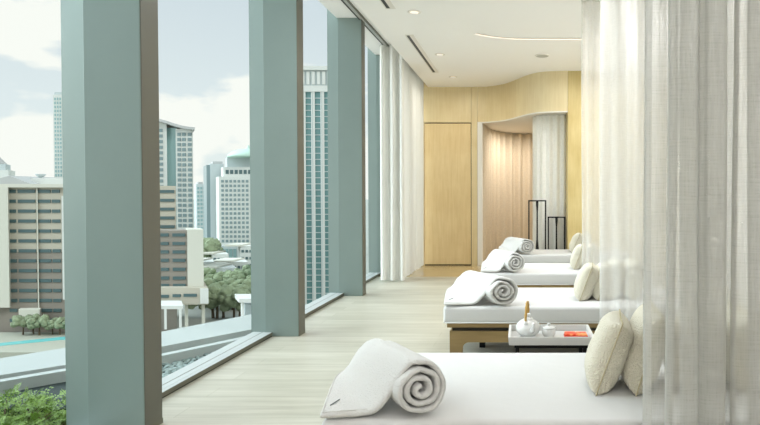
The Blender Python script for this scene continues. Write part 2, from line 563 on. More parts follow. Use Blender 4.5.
# niche curtains
bp = smooth_path([(-0.77, 11.62), (-0.74, 12.2), (-0.66, 12.75), (-0.50, 13.18), (-0.28, 13.48), (0.0, 13.64), (0.35, 13.7), (0.8, 13.7)], 22)
def wavy(path, wl, amp):
    out, s = [], 0
    for i, p in enumerate(path):
        if i: s += (p - path[i-1]).length
        t = (path[min(i+1, len(path)-1)] - path[max(i-1, 0)]).normalized()
        out.append(p + Vector((-t.y, t.x)) * amp * math.sin(2*PI*s/wl))
    return out
curtain('beige_curtain', 'beige textured curtain curving round the niche in the maple wall', 'curtain',
        wavy(bp, 0.23, 0.05), 0.02, 2.745, m_beigecloth, ruffle=0.015, seed=11)
wp = smooth_path([(0.30, 11.5), (0.24, 11.1), (0.22, 10.75), (0.27, 10.56), (0.38, 10.46), (0.52, 10.42), (0.66, 10.40), (0.77, 10.40), (1.3, 10.45)], 14)
curtain('silver_curtain', 'pale silver-white pleated curtain hanging right of the beige one', 'curtain',
        wavy(wp, 0.125, 0.018), 0.02, 2.745, m_silver, ruffle=0.01, seed=12)

# ------------------------------------------------------------------ ceiling fittings
def slot(y0, y1, label):
    s = thing('air_slot', label, 'air vent', (-1.46, y0, ZC), 0, 'slot diffusers in the ceiling')
    L = y1 - y0
    obj('frame', B((-0.035, -0.02, 0, L, -0.006, 0), (0.02, 0.075, 0, L, -0.006, 0), (-0.035, 0.075, -0.02, 0, -0.006, 0), (-0.035, 0.075, L, L + 0.02, -0.006, 0)), m_soffit, s)
    obj('slot_opening', B((-0.02, 0.02, 0, L, -0.004, 0)), m_black, s)
    return s
slot(7.77, 10.1, 'long black air slot in the ceiling, complete and nearer the far wall')
slot(4.3, 6.65, 'long black air slot in the ceiling cut off by the top of the picture')
def downlight(x, y, label):
    d = thing('downlight', label, 'ceiling light', (x, y, ZC), 0, 'recessed downlights')
    bm = bmesh.new()
    lathe(bm, [(0.075, 0), (0.075, -0.005), (0.058, -0.007), (0.05, -0.001)], n=32)
    obj('trim_ring', bm, m_soffit, d, smooth=True)
    bm = bmesh.new()
    lathe(bm, [(0.044, -0.0075), (0.044, -0.0085)], n=32)
    obj('lens', bm, m_lens, d)
    return d
downlight(-1.20, 6.79, 'small recessed downlight nearest the camera, beside the cut-off air slot')
downlight(-1.19, 8.83, 'small recessed downlight beside the far air slot')
downlight(-1.19, 10.5, 'small recessed downlight just before the maple wall')
g = thing('ceiling_speaker', 'round flush white speaker grille in the ceiling before the curved maple header', 'speaker', (0.31, 8.9, ZC))
bm = bmesh.new(); lathe(bm, [(0.105, 0), (0.105, -0.008), (0.09, -0.012), (0.088, -0.008)], n=40)
obj('rim', bm, m_soffit, g, smooth=True)
bm = bmesh.new(); lathe(bm, [(0.088, -0.012), (0.088, -0.013)], n=40)
obj('grille', bm, mat('speaker_grille', rgb(186, 184, 176), 0.8), g)
# curved line of light
lpth = smooth_path([(-0.56, 7.68), (-0.46, 7.76), (-0.30, 7.85), (-0.06, 7.915), (0.3, 7.93), (0.9, 7.93), (1.8, 7.9), (2.95, 7.8)], 8)
cl = thing('light_strip', 'thin curved line of warm light recessed in the ceiling', 'ceiling light', (0, 0, 0))
obj('diffuser', band(lpth, ZC - 0.008, ZC - 0.002, 0.04), m_cove, cl)
obj('housing', band([p + Vector((0, -0.018)) for p in lpth], ZC - 0.011, ZC - 0.002, 0.018), m_soffit, cl)

# ------------------------------------------------------------------ daybeds
ZM = 0.45
def soft_box(x0, x1, y0, y1, z0, z1, r, n=6):
    """rounded slab: super-elliptic section"""
    bm = B((x0, x1, y0, y1, z0, z1))
    bmesh.ops.subdivide_edges(bm, edges=bm.edges[:], cuts=0)
    bmesh.ops.bevel(bm, geom=bm.edges[:], offset=r, segments=n, profile=0.5, affect='EDGES')
    return bm
def arch_panel(x0, x1, y0, y1, ztop, leg, zarch, r=0.05):
    """long panel with a round-cornered opening below, outline in XZ, thick in Y"""
    pts = [(x0, 0), (x0 + leg, 0)]
    for k in range(7):
        a = PI - k * PI / 12
        pts.append((x0 + leg + r + r * math.cos(a), zarch - r + r * math.sin(a)))
    for k in range(7):
        a = PI / 2 - k * PI / 12
        pts.append((x1 - leg - r + r * math.cos(a), zarch - r + r * math.sin(a)))
    pts += [(x1 - leg, 0), (x1, 0), (x1, ztop), (x0, ztop)]
    bm = bmesh.new()
    A = [bm.verts.new((x, y0, z)) for x, z in pts]
    C = [bm.verts.new((x, y1, z)) for x, z in pts]
    bm.faces.new(A); bm.faces.new(C[::-1])
    n = len(pts)
    for i in range(n):
        j = (i + 1) % n
        bm.faces.new((A[i], C[i], C[j], A[j]))
    return bm
def make_bed(label, loc, W):
    b = thing('daybed', label, 'daybed', loc, 0, 'white daybeds in a row')
    L = 2.0
    obj('side_panel', arch_panel(0.05, L - 0.05, 0.03, 0.07, 0.245, 0.105, 0.153), m_bedwood, b)
    obj('side_panel', arch_panel(0.05, L - 0.05, W - 0.07, W - 0.03, 0.245, 0.105, 0.153), m_bedwood, b)
    obj('end_panel', B((0.052, 0.09, 0.07, W - 0.07, 0.153, 0.245)), m_bedwood, b)
    obj('end_panel', B((L - 0.09, L - 0.052, 0.07, W - 0.07, 0.153, 0.245)), m_bedwood, b)
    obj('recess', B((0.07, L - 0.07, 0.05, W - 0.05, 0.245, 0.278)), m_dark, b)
    obj('platform', B((0.03, L - 0.03, 0.015, W - 0.015, 0.277, 0.312)), m_bedwood, b, bevel=0.003)
    obj('leg', B((0.26, 0.31, W * 0.45, W * 0.55, 0.0, 0.16)), m_black, b, bevel=0.003)
    obj('leg', B((L - 0.31, L - 0.26, W * 0.45, W * 0.55, 0.0, 0.16)), m_black, b, bevel=0.003)
    bm = soft_box(0, L, 0, W, 0.313, ZM, 0.028)
    mt = obj('mattress', bm, m_sheet, b, smooth=True)
    bm = bmesh.new()
    e = 0.006
    tube(bm, [(e + .012, e, .319), (L - e, e, .319), (L - e, W - e, .319), (e, W - e, .319), (e, e, .319)], 0.006, 8)
    obj('piping', bm, m_hem, mt, smooth=True)
    return b
beds = [(-0.795, 2.375, 1.055, 'nearest white daybed in the foreground with the largest rolled towel'),
        (-0.625, 4.82, 1.02, 'second white daybed on a visible brown wooden base behind the tray'),
        (-0.475, 6.88, 1.04, 'third white daybed from the front, its wooden edge just showing'),
        (-0.35, 9.02, 0.93, 'farthest white daybed in front of the two black metal frames')]
for x, y, w, lab in beds:
    make_bed(lab, (x, y, 0), w)

# ------------------------------------------------------------------ rolled towels
def make_towel(label, loc, rz=0, s=1.0, seed=0.0, sx=1.0):
    """origin = front left corner of the mattress top; roll lies across, flap reaches that corner"""
    t = thing('rolled_towel', label, 'towel', loc, rz, 'rolled towels on the daybeds')
    th = 0.024
    r1 = 0.118
    turns = 3.0
    R0 = Vector((0.40, 0.015, 0)); R1 = Vector((0.105, 0.44, 0))
    P1 = Vector((-0.004, -0.012, th * 0.62)); P2 = Vector((-0.035, 0.36, 0.115))
    e = Vector((-0.93, -0.37, 0)).normalized()
    nw = 15
    nsp, nfl = 74, 26
    def zf(q, w):
        # height of flap: front edge drops quickly to the bed, rear stays high
        k = 0.52 + 0.55 * w
        u = min(1.0, q / k)
        sm = u * u * (3 - 2 * u)
        z1 = P1.z * (1 - w) + P2.z * w
        zt = 2 * r1 + 0.006
        return zt + (z1 - zt) * sm
    def P(i, j):
        w = j / (nw - 1)
        base = R0.lerp(R1, w)
        if i < nsp:
            u = i / nsp
            fall = 0.045 * max(0, (w - 0.7) / 0.3) ** 2
            phi = PI / 2 + (1 - u) * 2 * PI * turns
            r = 0.014 + (r1 - 0.012 - 0.014) * u + 0.010 * 0
            r *= 1 + 0.16 * noise.noise(Vector((math.cos(phi) * 2, u * 4, seed + w)))
            rr = r
            p = base + e * rr * math.cos(phi) * 1.02 + Vector((0, 0, r1 + rr * math.sin(phi)))
            # inner turns stand slightly proud at the front end
            p += (R0 - R1).normalized() * (0.012 * (1 - u) * (1 - w)) * 1.0
            p.z = max(p.z * (1 - fall / 0.24), th * 0.55)
            return p
        q = (i - nsp) / (nfl - 1)
        qq = q
        wr = w ** 1.25
        h = (P1.lerp(P2, w))
        h.z = P1.z * (1 - wr) + P2.z * wr
        rnd_ = max(0, (w - 0.6) / 0.4) ** 2.2 * q * q   # the far corner is rounded
        h += Vector((0.07, 0.01, 0)) * rnd_
        p = base.lerp(Vector((h.x, h.y, 0)), qq)
        p.z = 0
        ztop = r1 + (r1 - 0.012)
        z = zf(q, w)
        z = z + (ztop - z) * (1 - min(1, q * 6))
        # soft waves
        z += 0.008 * noise.noise(Vector((q * 4, w * 3, seed))) * min(1, q * 4) * (1 - q) * 2
        bulge = math.sin(PI * min(1, q)) * (0.012)
        z -= 0.045 * max(0, (w - 0.7) / 0.3) ** 2 * (1 - 0.3 * q)
        p.z = max(z + bulge * w * 1.6, th * 0.55)
        # front edge sweeps back a little where it meets the bed
        p.y += 0.035 * (1 - w) * math.sin(PI * min(1, q * 1.15)) * 0.6
        return p
    bm = grid(P, nsp + nfl, nw)
    o = obj('towel_cloth', bm, m_towel, t, smooth=True)
    so = o.modifiers.new('s', 'SOLIDIFY'); so.thickness = th; so.offset = 0
    sb = o.modifiers.new('b', 'SUBSURF'); sb.levels = sb.render_levels = 1
    tx = bpy.data.textures.get('terry') or bpy.data.textures.new('terry', 'CLOUDS')
    tx.noise_scale = 0.035
    dm = o.modifiers.new('d', 'DISPLACE'); dm.texture = tx; dm.strength = 0.006; dm.texture_coords = 'LOCAL'
    # stitched hem along both edges of the flap and a small embroidered mark
    def S(q, w, lift=0.0):
        i = nsp + q * (nfl - 1); j = w * (nw - 1)
        i0 = int(min(i, nsp + nfl - 2)); f = i - i0
        a = Vector(P(i0, j)); b = Vector(P(i0 + 1, j))
        p = a.lerp(b, f)
        p.z += th * 0.5 + lift
        return p
    bm = bmesh.new()
    tube(bm, [S(q / 40, 0.04, 0.001) for q in range(4, 40)] + [S(0.975, w / 20, 0.001) for w in range(1, 20)], 0.0022, 6)
    obj('stitched_hem', bm, m_hem, t, smooth=True)
    bm = bmesh.new()
    for k in range(7):
        a = S(0.915 - 0.012 * k, 0.14 + 0.012 * k, 0.0035); b2 = S(0.895 - 0.012 * k, 0.155 + 0.012 * k, 0.0035)
        tube(bm, [a, b2], 0.0022, 5)
    obj('embroidery', bm, m_thread, t)
    t.scale = (s * sx, s, s)
    return t
make_towel('largest rolled white terry towel, spiral end showing, on the nearest daybed', (-0.79, 2.378, ZM + 0.001), 0, 1.0, 1.0)
make_towel('rolled white towel at the foot of the second daybed behind the teapot', (-0.615, 4.83, ZM + 0.001), R(-3), 1.0, 5.0, 1.2)
make_towel('rolled white towel at the foot of the third daybed', (-0.46, 6.90, ZM + 0.001), R(-5), 1.0, 9.0)
make_towel('smallest-looking rolled white towel on the farthest daybed', (-0.34, 9.04, ZM + 0.001), R(-4), 1.0, 13.0, 1.08)

# ------------------------------------------------------------------ cushions
def cushion_data(s, T, seed):
    n = 23
    bm = bmesh.new()
    def pos(u, v, side):
        # corners pulled out, edges drawn in
        k = 0.08
        x = u * s / 2 * (1 - k * (1 - abs(v) ** 2.2)) * (1 - 0.04 * (abs(u * v)) ** 5)
        z = v * s / 2 * (1 - k * (1 - abs(u) ** 2.2)) * (1 - 0.04 * (abs(u * v)) ** 5)
        h = (max(0, 1 - abs(u) ** 3.4) * max(0, 1 - abs(v) ** 3.4)) ** 0.46
        wv = 1 + 0.10 * noise.noise(Vector((u * 1.7 + seed, v * 1.7, side)))
        return Vector((side * T / 2 * h * wv, x, z))
    lay = {}
    for side in (1, -1):
        for i in range(n):
            for j in range(n):
                u = -1 + 2 * i / (n - 1); v = -1 + 2 * j / (n - 1)
                edge = i in (0, n-1) or j in (0, n-1)
                key = (i, j, 0 if edge else side)
                if key not in lay:
                    lay[key] = bm.verts.new(pos(u, v, side))
        g = lambda i, j: lay[(i, j, 0 if (i in (0, n-1) or j in (0, n-1)) else side)]
        for i in range(n - 1):
            for j in range(n - 1):
                bm.faces.new((g(i, j), g(i+1, j), g(i+1, j+1), g(i, j+1)))
    edge = [pos(-1 + 2*i/(n-1), -1, 0) for i in range(n)] + [pos(1, -1 + 2*j/(n-1), 0) for j in range(1, n)] + \
           [pos(1 - 2*i/(n-1), 1, 0) for i in range(1, n)] + [pos(-1, 1 - 2*j/(n-1), 0) for j in range(1, n)]
    sm = bmesh.new()
    tube(sm, edge, 0.0035, 6)
    return bm, sm
def cushion(label, x, y, tilt, s, rz=0.0, T=0.15, seed=0):
    """x,y: where the bottom edge rests; leans towards +x by tilt"""
    bm, sm = cushion_data(s, T, seed)
    c = thing('boucle_cushion', label, 'cushion', (x, y, ZM), rz, 'cream cushions on the daybeds')
    M = Matrix.Rotation(tilt, 4, 'Y')
    for q in (bm, sm):
        bmesh.ops.transform(q, matrix=M, verts=q.verts[:])
    lo = min(v.co.z for v in bm.verts)
    for q in (bm, sm):
        bmesh.ops.translate(q, vec=(0.5 * s * math.sin(tilt), 0, -lo - 0.004), verts=q.verts[:])
    # flatten where it sits
    for v in bm.verts:
        if v.co.z < 0.0: v.co.z = 0.0
    obj('cover', bm, m_boucle, c, smooth=True, sub=1)
    obj('seam', sm, m_seam, c, smooth=True)
    return c
names = ['closest', 'second', 'third', 'farthest']
sets = [
    [(1.155, 0.47, 20, .365, 'front cushion, nubby cream, leaning at the head of the nearest daybed'),
     (1.325, 0.48, 18, .40, 'cream cushion tucked behind the front one on the nearest daybed, cut by the linen curtain'),
     (1.56, 0.50, 16, .38, 'cream cushion on the nearest daybed dimly seen through the linen curtain'),
     (1.80, 0.52, 12, .38, 'cream cushion on the nearest daybed farthest right behind the linen curtain')],
    [(1.11, 0.40, 20, .335, 'front cream cushion at the head of the second daybed'),
     (1.26, 0.42, 16, .335, 'cream cushion at the curtain edge on the second daybed'),
     (1.37, 0.46, 12, .36, 'cream cushion on the second daybed just inside the voile curtain'),
     (1.54, 0.44, 8, .36, 'rightmost cream cushion on the second daybed, seen through the voile')],
    [(1.10, 0.48, 20, .33, 'front cream cushion at the head of the third daybed'),
     (1.26, 0.50, 16, .34, 'cream cushion on the third daybed seen through the voile curtain')],
    [(1.12, 0.44, 24, .34, 'front cream cushion at the head of the farthest daybed'),
     (1.27, 0.44, 18, .34, 'cream cushion behind the front one on the farthest daybed')],
]
for (bx, by, bw, _), ss in zip(beds, sets):
    for k, (dx, dy, tl, s, lab) in enumerate(ss):
        cushion(lab, bx + dx + (0.03 if by > 3 else 0), by + dy, R(tl), s, R((-7, -4, -2, 4)[k]), 0.18, by + k)

# ------------------------------------------------------------------ side table with tray and tea things
tx0, tx1, ty0, ty1 = -0.073, 0.469, 3.78, 4.15
tb = thing('side_table', 'low dark side table under the white tray between the first two daybeds', 'side table', ((tx0+tx1)/2, (ty0+ty1)/2, 0))
hw, hd = 0.235, 0.155
obj('table_top', B((-hw, hw, -hd, hd, 0.372, 0.398)), m_black, tb, bevel=0.003)
for sx in (-1, 1):
    for sy in (-1, 1):
        obj('leg', B((sx*hw*0.92 - 0.012, sx*hw*0.92 + 0.012, sy*hd*0.85 - 0.012, sy*hd*0.85 + 0.012, 0, 0.372)), m_black, tb)
obj('shelf', B((-hw*0.92, hw*0.92, -hd*0.85, hd*0.85, 0.12, 0.135)), m_black, tb)
tr = thing('serving_tray', 'white rectangular lacquer tray holding tea things on the dark side table', 'tray', (tx0, ty0, 0.398))
TW, TD = tx1 - tx0, ty1 - ty0
obj('tray_base', B((0.012, TW - 0.012, 0.012, TD - 0.012, 0.0, 0.012)), m_tray, tr)
bm = bmesh.new()
def rim(bm):
    o = [(-0.003, -0.003), (TW + 0.003, -0.003), (TW + 0.003, TD + 0.003), (-0.003, TD + 0.003)]
    i_ = [(0.012, 0.012), (TW - 0.012, 0.012), (TW - 0.012, TD - 0.012), (0.012, TD - 0.012)]
    ob = [(0.003, 0.003), (TW - 0.003, 0.003), (TW - 0.003, TD - 0.003), (0.003, TD - 0.003)]
    rows = [[bm.verts.new((x, y, z)) for x, y in q] for q, z in ((ob, 0.0), (o, 0.052), (i_, 0.052), (i_, 0.001))]
    for a, b in zip(rows, rows[1:] + rows[:1]):
        for k in range(4):
            bm.faces.new((a[k], a[(k+1) % 4], b[(k+1) % 4], b[k]))
rim(bm)
obj('tray_rim', bm, m_tray, tr)
ZT = 0.4105
tp = thing('teapot', 'round white teapot with an upright golden-brown handle on the tray', 'teapot', (0.052, 3.99, ZT), R(-8))
bm = bmesh.new()
lathe(bm, [(0.038, 0), (0.05, 0.004), (0.072, 0.025), (0.081, 0.052), (0.076, 0.078), (0.056, 0.1), (0.034, 0.110), (0.03, 0.111)], n=36)
obj('body', bm, m_ceramic, tp, smooth=True)
bm = bmesh.new()
lathe(bm, [(0.034, 0.109), (0.033, 0.115), (0.02, 0.122), (0.008, 0.126), (0.009, 0.130), (0.016, 0.138), (0.015, 0.147), (0.006, 0.152)], cx=0.004, n=24)
obj('lid', bm, m_ceramic, tp, smooth=True)
bm = bmesh.new()
tube(bm, [(0.028, -0.055, 0.045), (0.042, -0.082, 0.062), (0.048, -0.1, 0.084), (0.052, -0.112, 0.108)], [0.021, 0.016, 0.012, 0.010], 14)
obj('spout', bm, m_ceramic, tp, smooth=True)
bm = bmesh.new()
hpnt = []
for k in range(21):
    a = PI * k / 20
    hpnt.append((-0.008 + 0.004*math.sin(a), 0.062 * math.cos(a), 0.098 + 0.125 * math.sin(a) ** 0.8))
tube(bm, hpnt, [0.0085 if k % 3 else 0.0105 for k in range(21)], 10)
obj('handle', bm, m_bamboo, tp, smooth=True)
for sy in (-1, 1):
    bm = bmesh.new()
    lathe(bm, [(0.011, -0.012), (0.011, 0.012)], -0.008, sy * 0.062, 0.098, 12)
    obj('handle_lug', bm, m_ceramic, tp, smooth=True)
cp = thing('lidded_cup', 'small white lidded cup right of the teapot on the tray', 'cup', (0.19, 3.97, ZT))
bm = bmesh.new()
lathe(bm, [(0.03, 0), (0.034, 0.003), (0.043, 0.02), (0.047, 0.055), (0.044, 0.055)], n=32)
obj('cup_body', bm, m_ceramic, cp, smooth=True)
bm = bmesh.new()
lathe(bm, [(0.048, 0.055), (0.049, 0.059), (0.03, 0.068), (0.01, 0.072), (0.009, 0.077), (0.013, 0.084), (0.006, 0.089)], n=32)
obj('lid', bm, m_ceramic, cp, smooth=True)
def mat_orange():
    m, nt, p = nodes_of('orange_red_cloth')
    tc = nt.nodes.new('ShaderNodeTexCoord')
    n = nt.nodes.new('ShaderNodeTexNoise'); n.inputs['Scale'].default_value = 22
    nt.links.new(tc.outputs['Object'], n.inputs['Vector'])
    cr = nt.nodes.new('ShaderNodeValToRGB')
    cr.color_ramp.elements[0].position = 0.42; cr.color_ramp.elements[0].color = rgb(214, 58, 18)
    cr.color_ramp.elements[1].position = 0.62; cr.color_ramp.elements[1].color = rgb(244, 150, 92)
    nt.links.new(n.outputs['Fac'], cr.inputs['Fac'])
    nt.links.new(cr.outputs['Color'], p.inputs['Base Color'])
    p.inputs['Roughness'].default_value = 0.6
    return m
m_orange = mat_orange()
m_red = mat('red_edge', rgb(206, 44, 14), 0.6)
np_ = thing('folded_napkin', 'small folded orange-red cloth lying at the right end of the tray', 'napkin', (0.369, 3.965, ZT))
obj('under_fold', soft_box(-0.078, 0.078, -0.045, 0.045, 0, 0.012, 0.005, 3), m_red, np_, smooth=True)
obj('top_fold', soft_box(-0.074, 0.0, -0.042, 0.042, 0.012, 0.026, 0.006, 3), m_orange, np_, smooth=True)
obj('top_fold', soft_box(0.0, 0.072, -0.042, 0.042, 0.012, 0.025, 0.006, 3), m_orange, np_, smooth=True)

# ------------------------------------------------------------------ black metal frames behind the last daybed
def frame_stand(label, x, y, w, h):
    f = thing('metal_frame', label, 'metal stand', (x, y, 0), 0, 'black open frames')
    t = 0.022
    d = 0.10
    for sx in (0, w - t):
        for sy in (0, d - t):
            obj('leg', B((sx, sx + t, sy, sy + t, 0, h)), m_black, f)
    obj('top_bar', B((0, w, 0, t, h, h + t), (0, w, d - t, d, h, h + t), (0, t, t, d - t, h, h + t), (w - t, w, t, d - t, h, h + t), (t, w-t, d*.5-.008, d*.5+.008, h, h+t)), m_black, f)
    obj('foot_bar', B((t, w - t, 0, t, 0, t), (t, w - t, d - t, d, 0, t), (t, w - t, d*.5-.012, d*.5+.012, 0, t)), m_black, f)
    bm = bmesh.new()
    lathe(bm, [(0.055, t), (0.052, 0.05), (0.03, h * 0.2), (0.036, h * 0.3), (0.014, h * 0.48), (0.012, h * 0.85), (0.022, h * 0.96), (0.022, h)], w / 2, d / 2, 0, 20)
    obj('centre_rod', bm, m_black, f, smooth=True)
    return f
frame_stand('taller black metal frame with a central rod behind the farthest daybed', 0.118, 10.14, 0.305, 1.24)
frame_stand('shorter black metal frame with a central rod, right of the taller one', 0.448, 10.14, 0.300, 0.96)

# ------------------------------------------------------------------ terrace outside the glass
ledge_far = [(-7.2, 2.3), (-5.6, 3.65), (-4.30, 4.94), (-4.02, 5.28), (-3.55, 5.9), (-3.05, 6.77), (-2.75, 7.4)]
ledge_near = [(-2.575, 6.25), (-2.71, 6.0), (-3.2, 5.31), (-3.61, 4.75), (-3.9, 4.47), (-5.0, 3.45), (-6.6, 2.0)]
lg = thing('terrace_ledge', 'broad white concrete ledge curving past outside the windows', 'ledge')
lg['kind'] = 'structure'
obj('coping', prism(ledge_far + [(-2.575, 7.4)] + ledge_near, -0.10, 0.0), m_concrete, lg)
obj('fascia', prism([(x * 1.0 + 0.12, y + 0.02) for x, y in ledge_far] + [(-2.575, 7.3)] + [(x - 0.09, y + 0.07) for x, y in ledge_near], -1.6, -0.10), m_bed_gapshade, lg)  # darkened to put the gap's shade into its colour
rimo = [(-6.3, 2.0), (-4.9, 3.35), (-3.82, 4.36), (-3.565, 4.63), (-3.07, 5.06), (-2.69, 5.63), (-2.575, 5.82)]
rimi = [(x + 0.055, y - 0.06) for x, y in rimo][::-1]
rm = struct(obj('terrace_kerb', prism(rimo + rimi, -0.6, 0.0), m_concrete))
tag(rm, 'thin white kerb curving round the pebble bed outside the glass', 'kerb', kind='structure')
gt = struct(obj('terrace_gutter', prism([(-6.3, -4)] + [(x + 0.03, y - 0.03) for x, y in rimo] + [(-2.575, -4)], -0.5, -0.24), m_greyconc))
tag(gt, 'grey concrete bed of the terrace planter below the windows', 'terrace', kind='structure')

# pebbles
bm = bmesh.new()
bmesh.ops.create_icosphere(bm, subdivisions=2, radius=1)
for v in bm.verts:
    v.co *= 1 + 0.15 * noise.noise(v.co * 1.3)
    v.co.z *= 0.6
peb0 = obj('pebble', bm, m_stone, smooth=True)
tag(peb0, 'smooth grey pebble lying in the bed just outside the second window', 'pebble', 'grey pebbles outside the second window')
first = True
def in_bed(x, y):
    # inside the kerb and outside the glass
    for (ax, ay), (bx, by) in zip(rimo, rimo[1:]):
        if ax <= x <= bx:
            yy = ay + (by - ay) * (x - ax) / (bx - ax)
            return y < yy - 0.11
    return False
rp = random.Random(3)
spots = []
tries = 0
while len(spots) < 270 and tries < 20000:
    tries += 1
    x = rp.uniform(-3.2, -2.62); y = rp.uniform(4.2, 5.6)
    if not in_bed(x, y): continue
    s = rp.uniform(0.017, 0.029)
    if any((x-a)**2 + (y-b)**2 < (0.8*(s+c))**2 for a, b, c in spots): continue
    spots.append((x, y, s))
for x, y, s in spots:
    o = peb0 if first else peb0.copy()
    if not first: col.objects.link(o)
    first = False
    o.location = (x, y, -0.085 + s * 0.45)
    o.scale = (s * rp.uniform(0.9, 1.35), s, s)
    o.rotation_euler = (rp.uniform(-.3, .3), rp.uniform(-.3, .3), rp.uniform(0, 6.3))
struct(obj('gravel_base', prism([(-3.75, 4.0), (-3.65, 4.48), (-3.07, 4.985), (-2.70, 5.53), (-2.58, 5.68), (-2.58, 4.0)], -0.24, -0.085), m_bed_gapshade))

# shrubs in front of the first window
m_leaf = mat('fresh_green_leaf', rgb(122, 152, 66), 0.55, vary=(14, 0.45))
m_leaf2 = mat('dark_green_leaf', rgb(78, 110, 54), 0.6, vary=(14, 0.4))
m_twig = mat('brown_twig', rgb(88, 74, 50), 0.8)
def shrub_leaves(rnd, n=420, r=0.34, h=0.30):
    bm = bmesh.new()
    for _ in range(n):
        a = rnd.uniform(0, 2*PI); q = math.sqrt(rnd.random()) * r
        z = h * (1 - (q / r) ** 2) * rnd.uniform(0.35, 1.0) + 0.02
        p = Vector((q * math.cos(a), q * math.sin(a), z))
        d = (Vector((math.cos(a), math.sin(a), 0)) * rnd.uniform(0.2, 1) + Vector((rnd.uniform(-.5,.5), rnd.uniform(-.5,.5), rnd.uniform(-0.1, 0.9)))).normalized()
        sd = d.cross(Vector((rnd.uniform(-.4,.4), rnd.uniform(-.4,.4), 1))).normalized()
        L = rnd.uniform(0.05, 0.11)
        # small frond: rachis with paired leaflets
        for k in range(5):
            c = p + d * L * (k / 4) + Vector((0, 0, -0.012 * (k/4)**2))
            for s in (-1, 1):
                t = (d * 0.6 + sd * s).normalized() * 0.022 * (1.1 - k * 0.15)
                w = d * 0.005
                v = [bm.verts.new(c - w), bm.verts.new(c + t * 0.6 - w * 1.4 + Vector((0, 0, .003))), bm.verts.new(c + t), bm.verts.new(c + t * 0.5 + w * 1.6)]
                bm.faces.new(v)
    return bm
rs = random.Random(12)
protos = []
pl = [(-2.98, 3.30), (-3.25, 3.05), (-3.45, 3.42), (-3.12, 3.62), (-3.75, 3.18), (-3.62, 3.70), (-3.35, 3.85), (-2.95, 2.85), (-4.1, 3.35), (-2.95, 3.82), (-3.5, 2.75), (-4.35, 3.0)]
pos_words = ['at the column edge, front', 'left of centre, low front', 'at mid bed', 'near the pane edge, middle row', 'at far left, front row',
             'at left of the back row', 'in the back row beside the ledge', 'closest to the glass', 'at the far left edge', 'in the back corner by the column', 'at the lower left of the pane', 'leftmost against the kerb']
for i, (x, y) in enumerate(pl):
    t = thing('shrub', 'low feathery green shrub outside the first window, ' + pos_words[i], 'shrub', (x, y, -0.24), rs.uniform(0, 6), 'low shrubs outside the first window')
    if i < 3:
        lv = obj('foliage', shrub_leaves(rs), (m_leaf, m_leaf2, m_leaf)[i], t)
        bm = bmesh.new()
        for k in range(9):
            a = rs.uniform(0, 6.28)
            tube(bm, [(0, 0, 0), (0.08*math.cos(a), 0.08*math.sin(a), 0.12), (0.2*math.cos(a), 0.2*math.sin(a), 0.2)], [0.008, 0.005, 0.002], 5)
        st = obj('stem', bm, m_twig, t)
        protos.append((lv, st))
    else:
        for o in protos[i % 3]:
            c = o.copy(); col.objects.link(c); c.parent = t
    s = rs.uniform(1.0, 1.2)
    t.scale = (s, s, rs.uniform(0.95, 1.15))
#CITY
# ------------------------------------------------------------------ city beyond, haze put into the pale far colours
GZ = -45.0
m_beige = mat('beige_render', rgb(176, 171, 156), 0.9, vary=(0.2, 0.05))
m_mauve = mat('brown_grey_cladding', rgb(136, 130, 120), 0.9, vary=(0.15, 0.10, (1, 1, 8)))
m_cream = mat('cream_panel', rgb(196, 196, 184), 0.9)
m_bwhite = mat('white_render', rgb(202, 205, 200), 0.9)
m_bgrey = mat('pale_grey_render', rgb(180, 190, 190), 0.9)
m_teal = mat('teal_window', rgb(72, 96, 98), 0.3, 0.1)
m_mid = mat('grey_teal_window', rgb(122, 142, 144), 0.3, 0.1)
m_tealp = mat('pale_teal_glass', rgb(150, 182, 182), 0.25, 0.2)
m_roofg = mat('slate_roof', rgb(172, 174, 172), 0.8)
m_domeg = mat('green_copper_roof', rgb(176, 204, 190), 0.6)
m_tree = mat('hazy_tree', rgb(138, 152, 122), 0.95, vary=(2.2, 0.4), bump=(5, 1.0, 0.4))  # olive lightened to put distance haze into the colour
m_trunk = mat('trunk', rgb(92, 80, 62), 0.9)
m_road = mat('asphalt', rgb(150, 154, 146), 0.9, vary=(0.03, 0.15))
m_pool = mat('pool_water', rgb(122, 206, 206), 0.1, vary=(0.1, 0.08))
m_redroof = mat('city_red', rgb(176, 90, 80), 0.8)

struct(obj('ground', B((-4000, 4000, 20, 6000, GZ - 1, GZ)), m_road))

def bx_px(bm, px0, px1, py0, py1, Y, D):
    """box whose near face fills the given outline when seen at distance Y"""
    k = Y / 600.0
    x0, x1 = (px0 - 522) * k, (px1 - 522) * k
    z1 = H - (py0 - 195) * k
    z0 = max(GZ, H - (py1 - 195) * k)
    n0 = len(bm.verts)
    box(bm, x0, x1, Y, Y + D, z0, z1)
    bm.verts.ensure_lookup_table()
    for v in bm.verts[n0:]:                 # the blocks have slanting footprints
        if v.co.y > Y + 1e-6:
            v.co.x -= 0.62 * D
def part_px(name, m, par, Y, D, *rects):
    bm = bmesh.new()
    for r in rects:
        bx_px(bm, *r, Y, D)
    return obj(name, bm, m, par)
def windows_px(par, m, Y, cells, d=0.6, name='window'):
    """each window a mesh child of its own; the same size shares one mesh"""
    cache = {}
    k = Y / 600.0
    for (a, b, c, e) in cells:
        w, h = round((b - a) * k, 3), round((e - c) * k, 3)
        if (w, h) not in cache:
            cache[(w, h)] = obj(name, B((0, w, 0, d, -h, 0)), m, par)
            o = cache[(w, h)]
        else:
            o = cache[(w, h)].copy(); col.objects.link(o)
        o.location = ((a - 522) * k, Y - 0.25, H - (c - 195) * k)

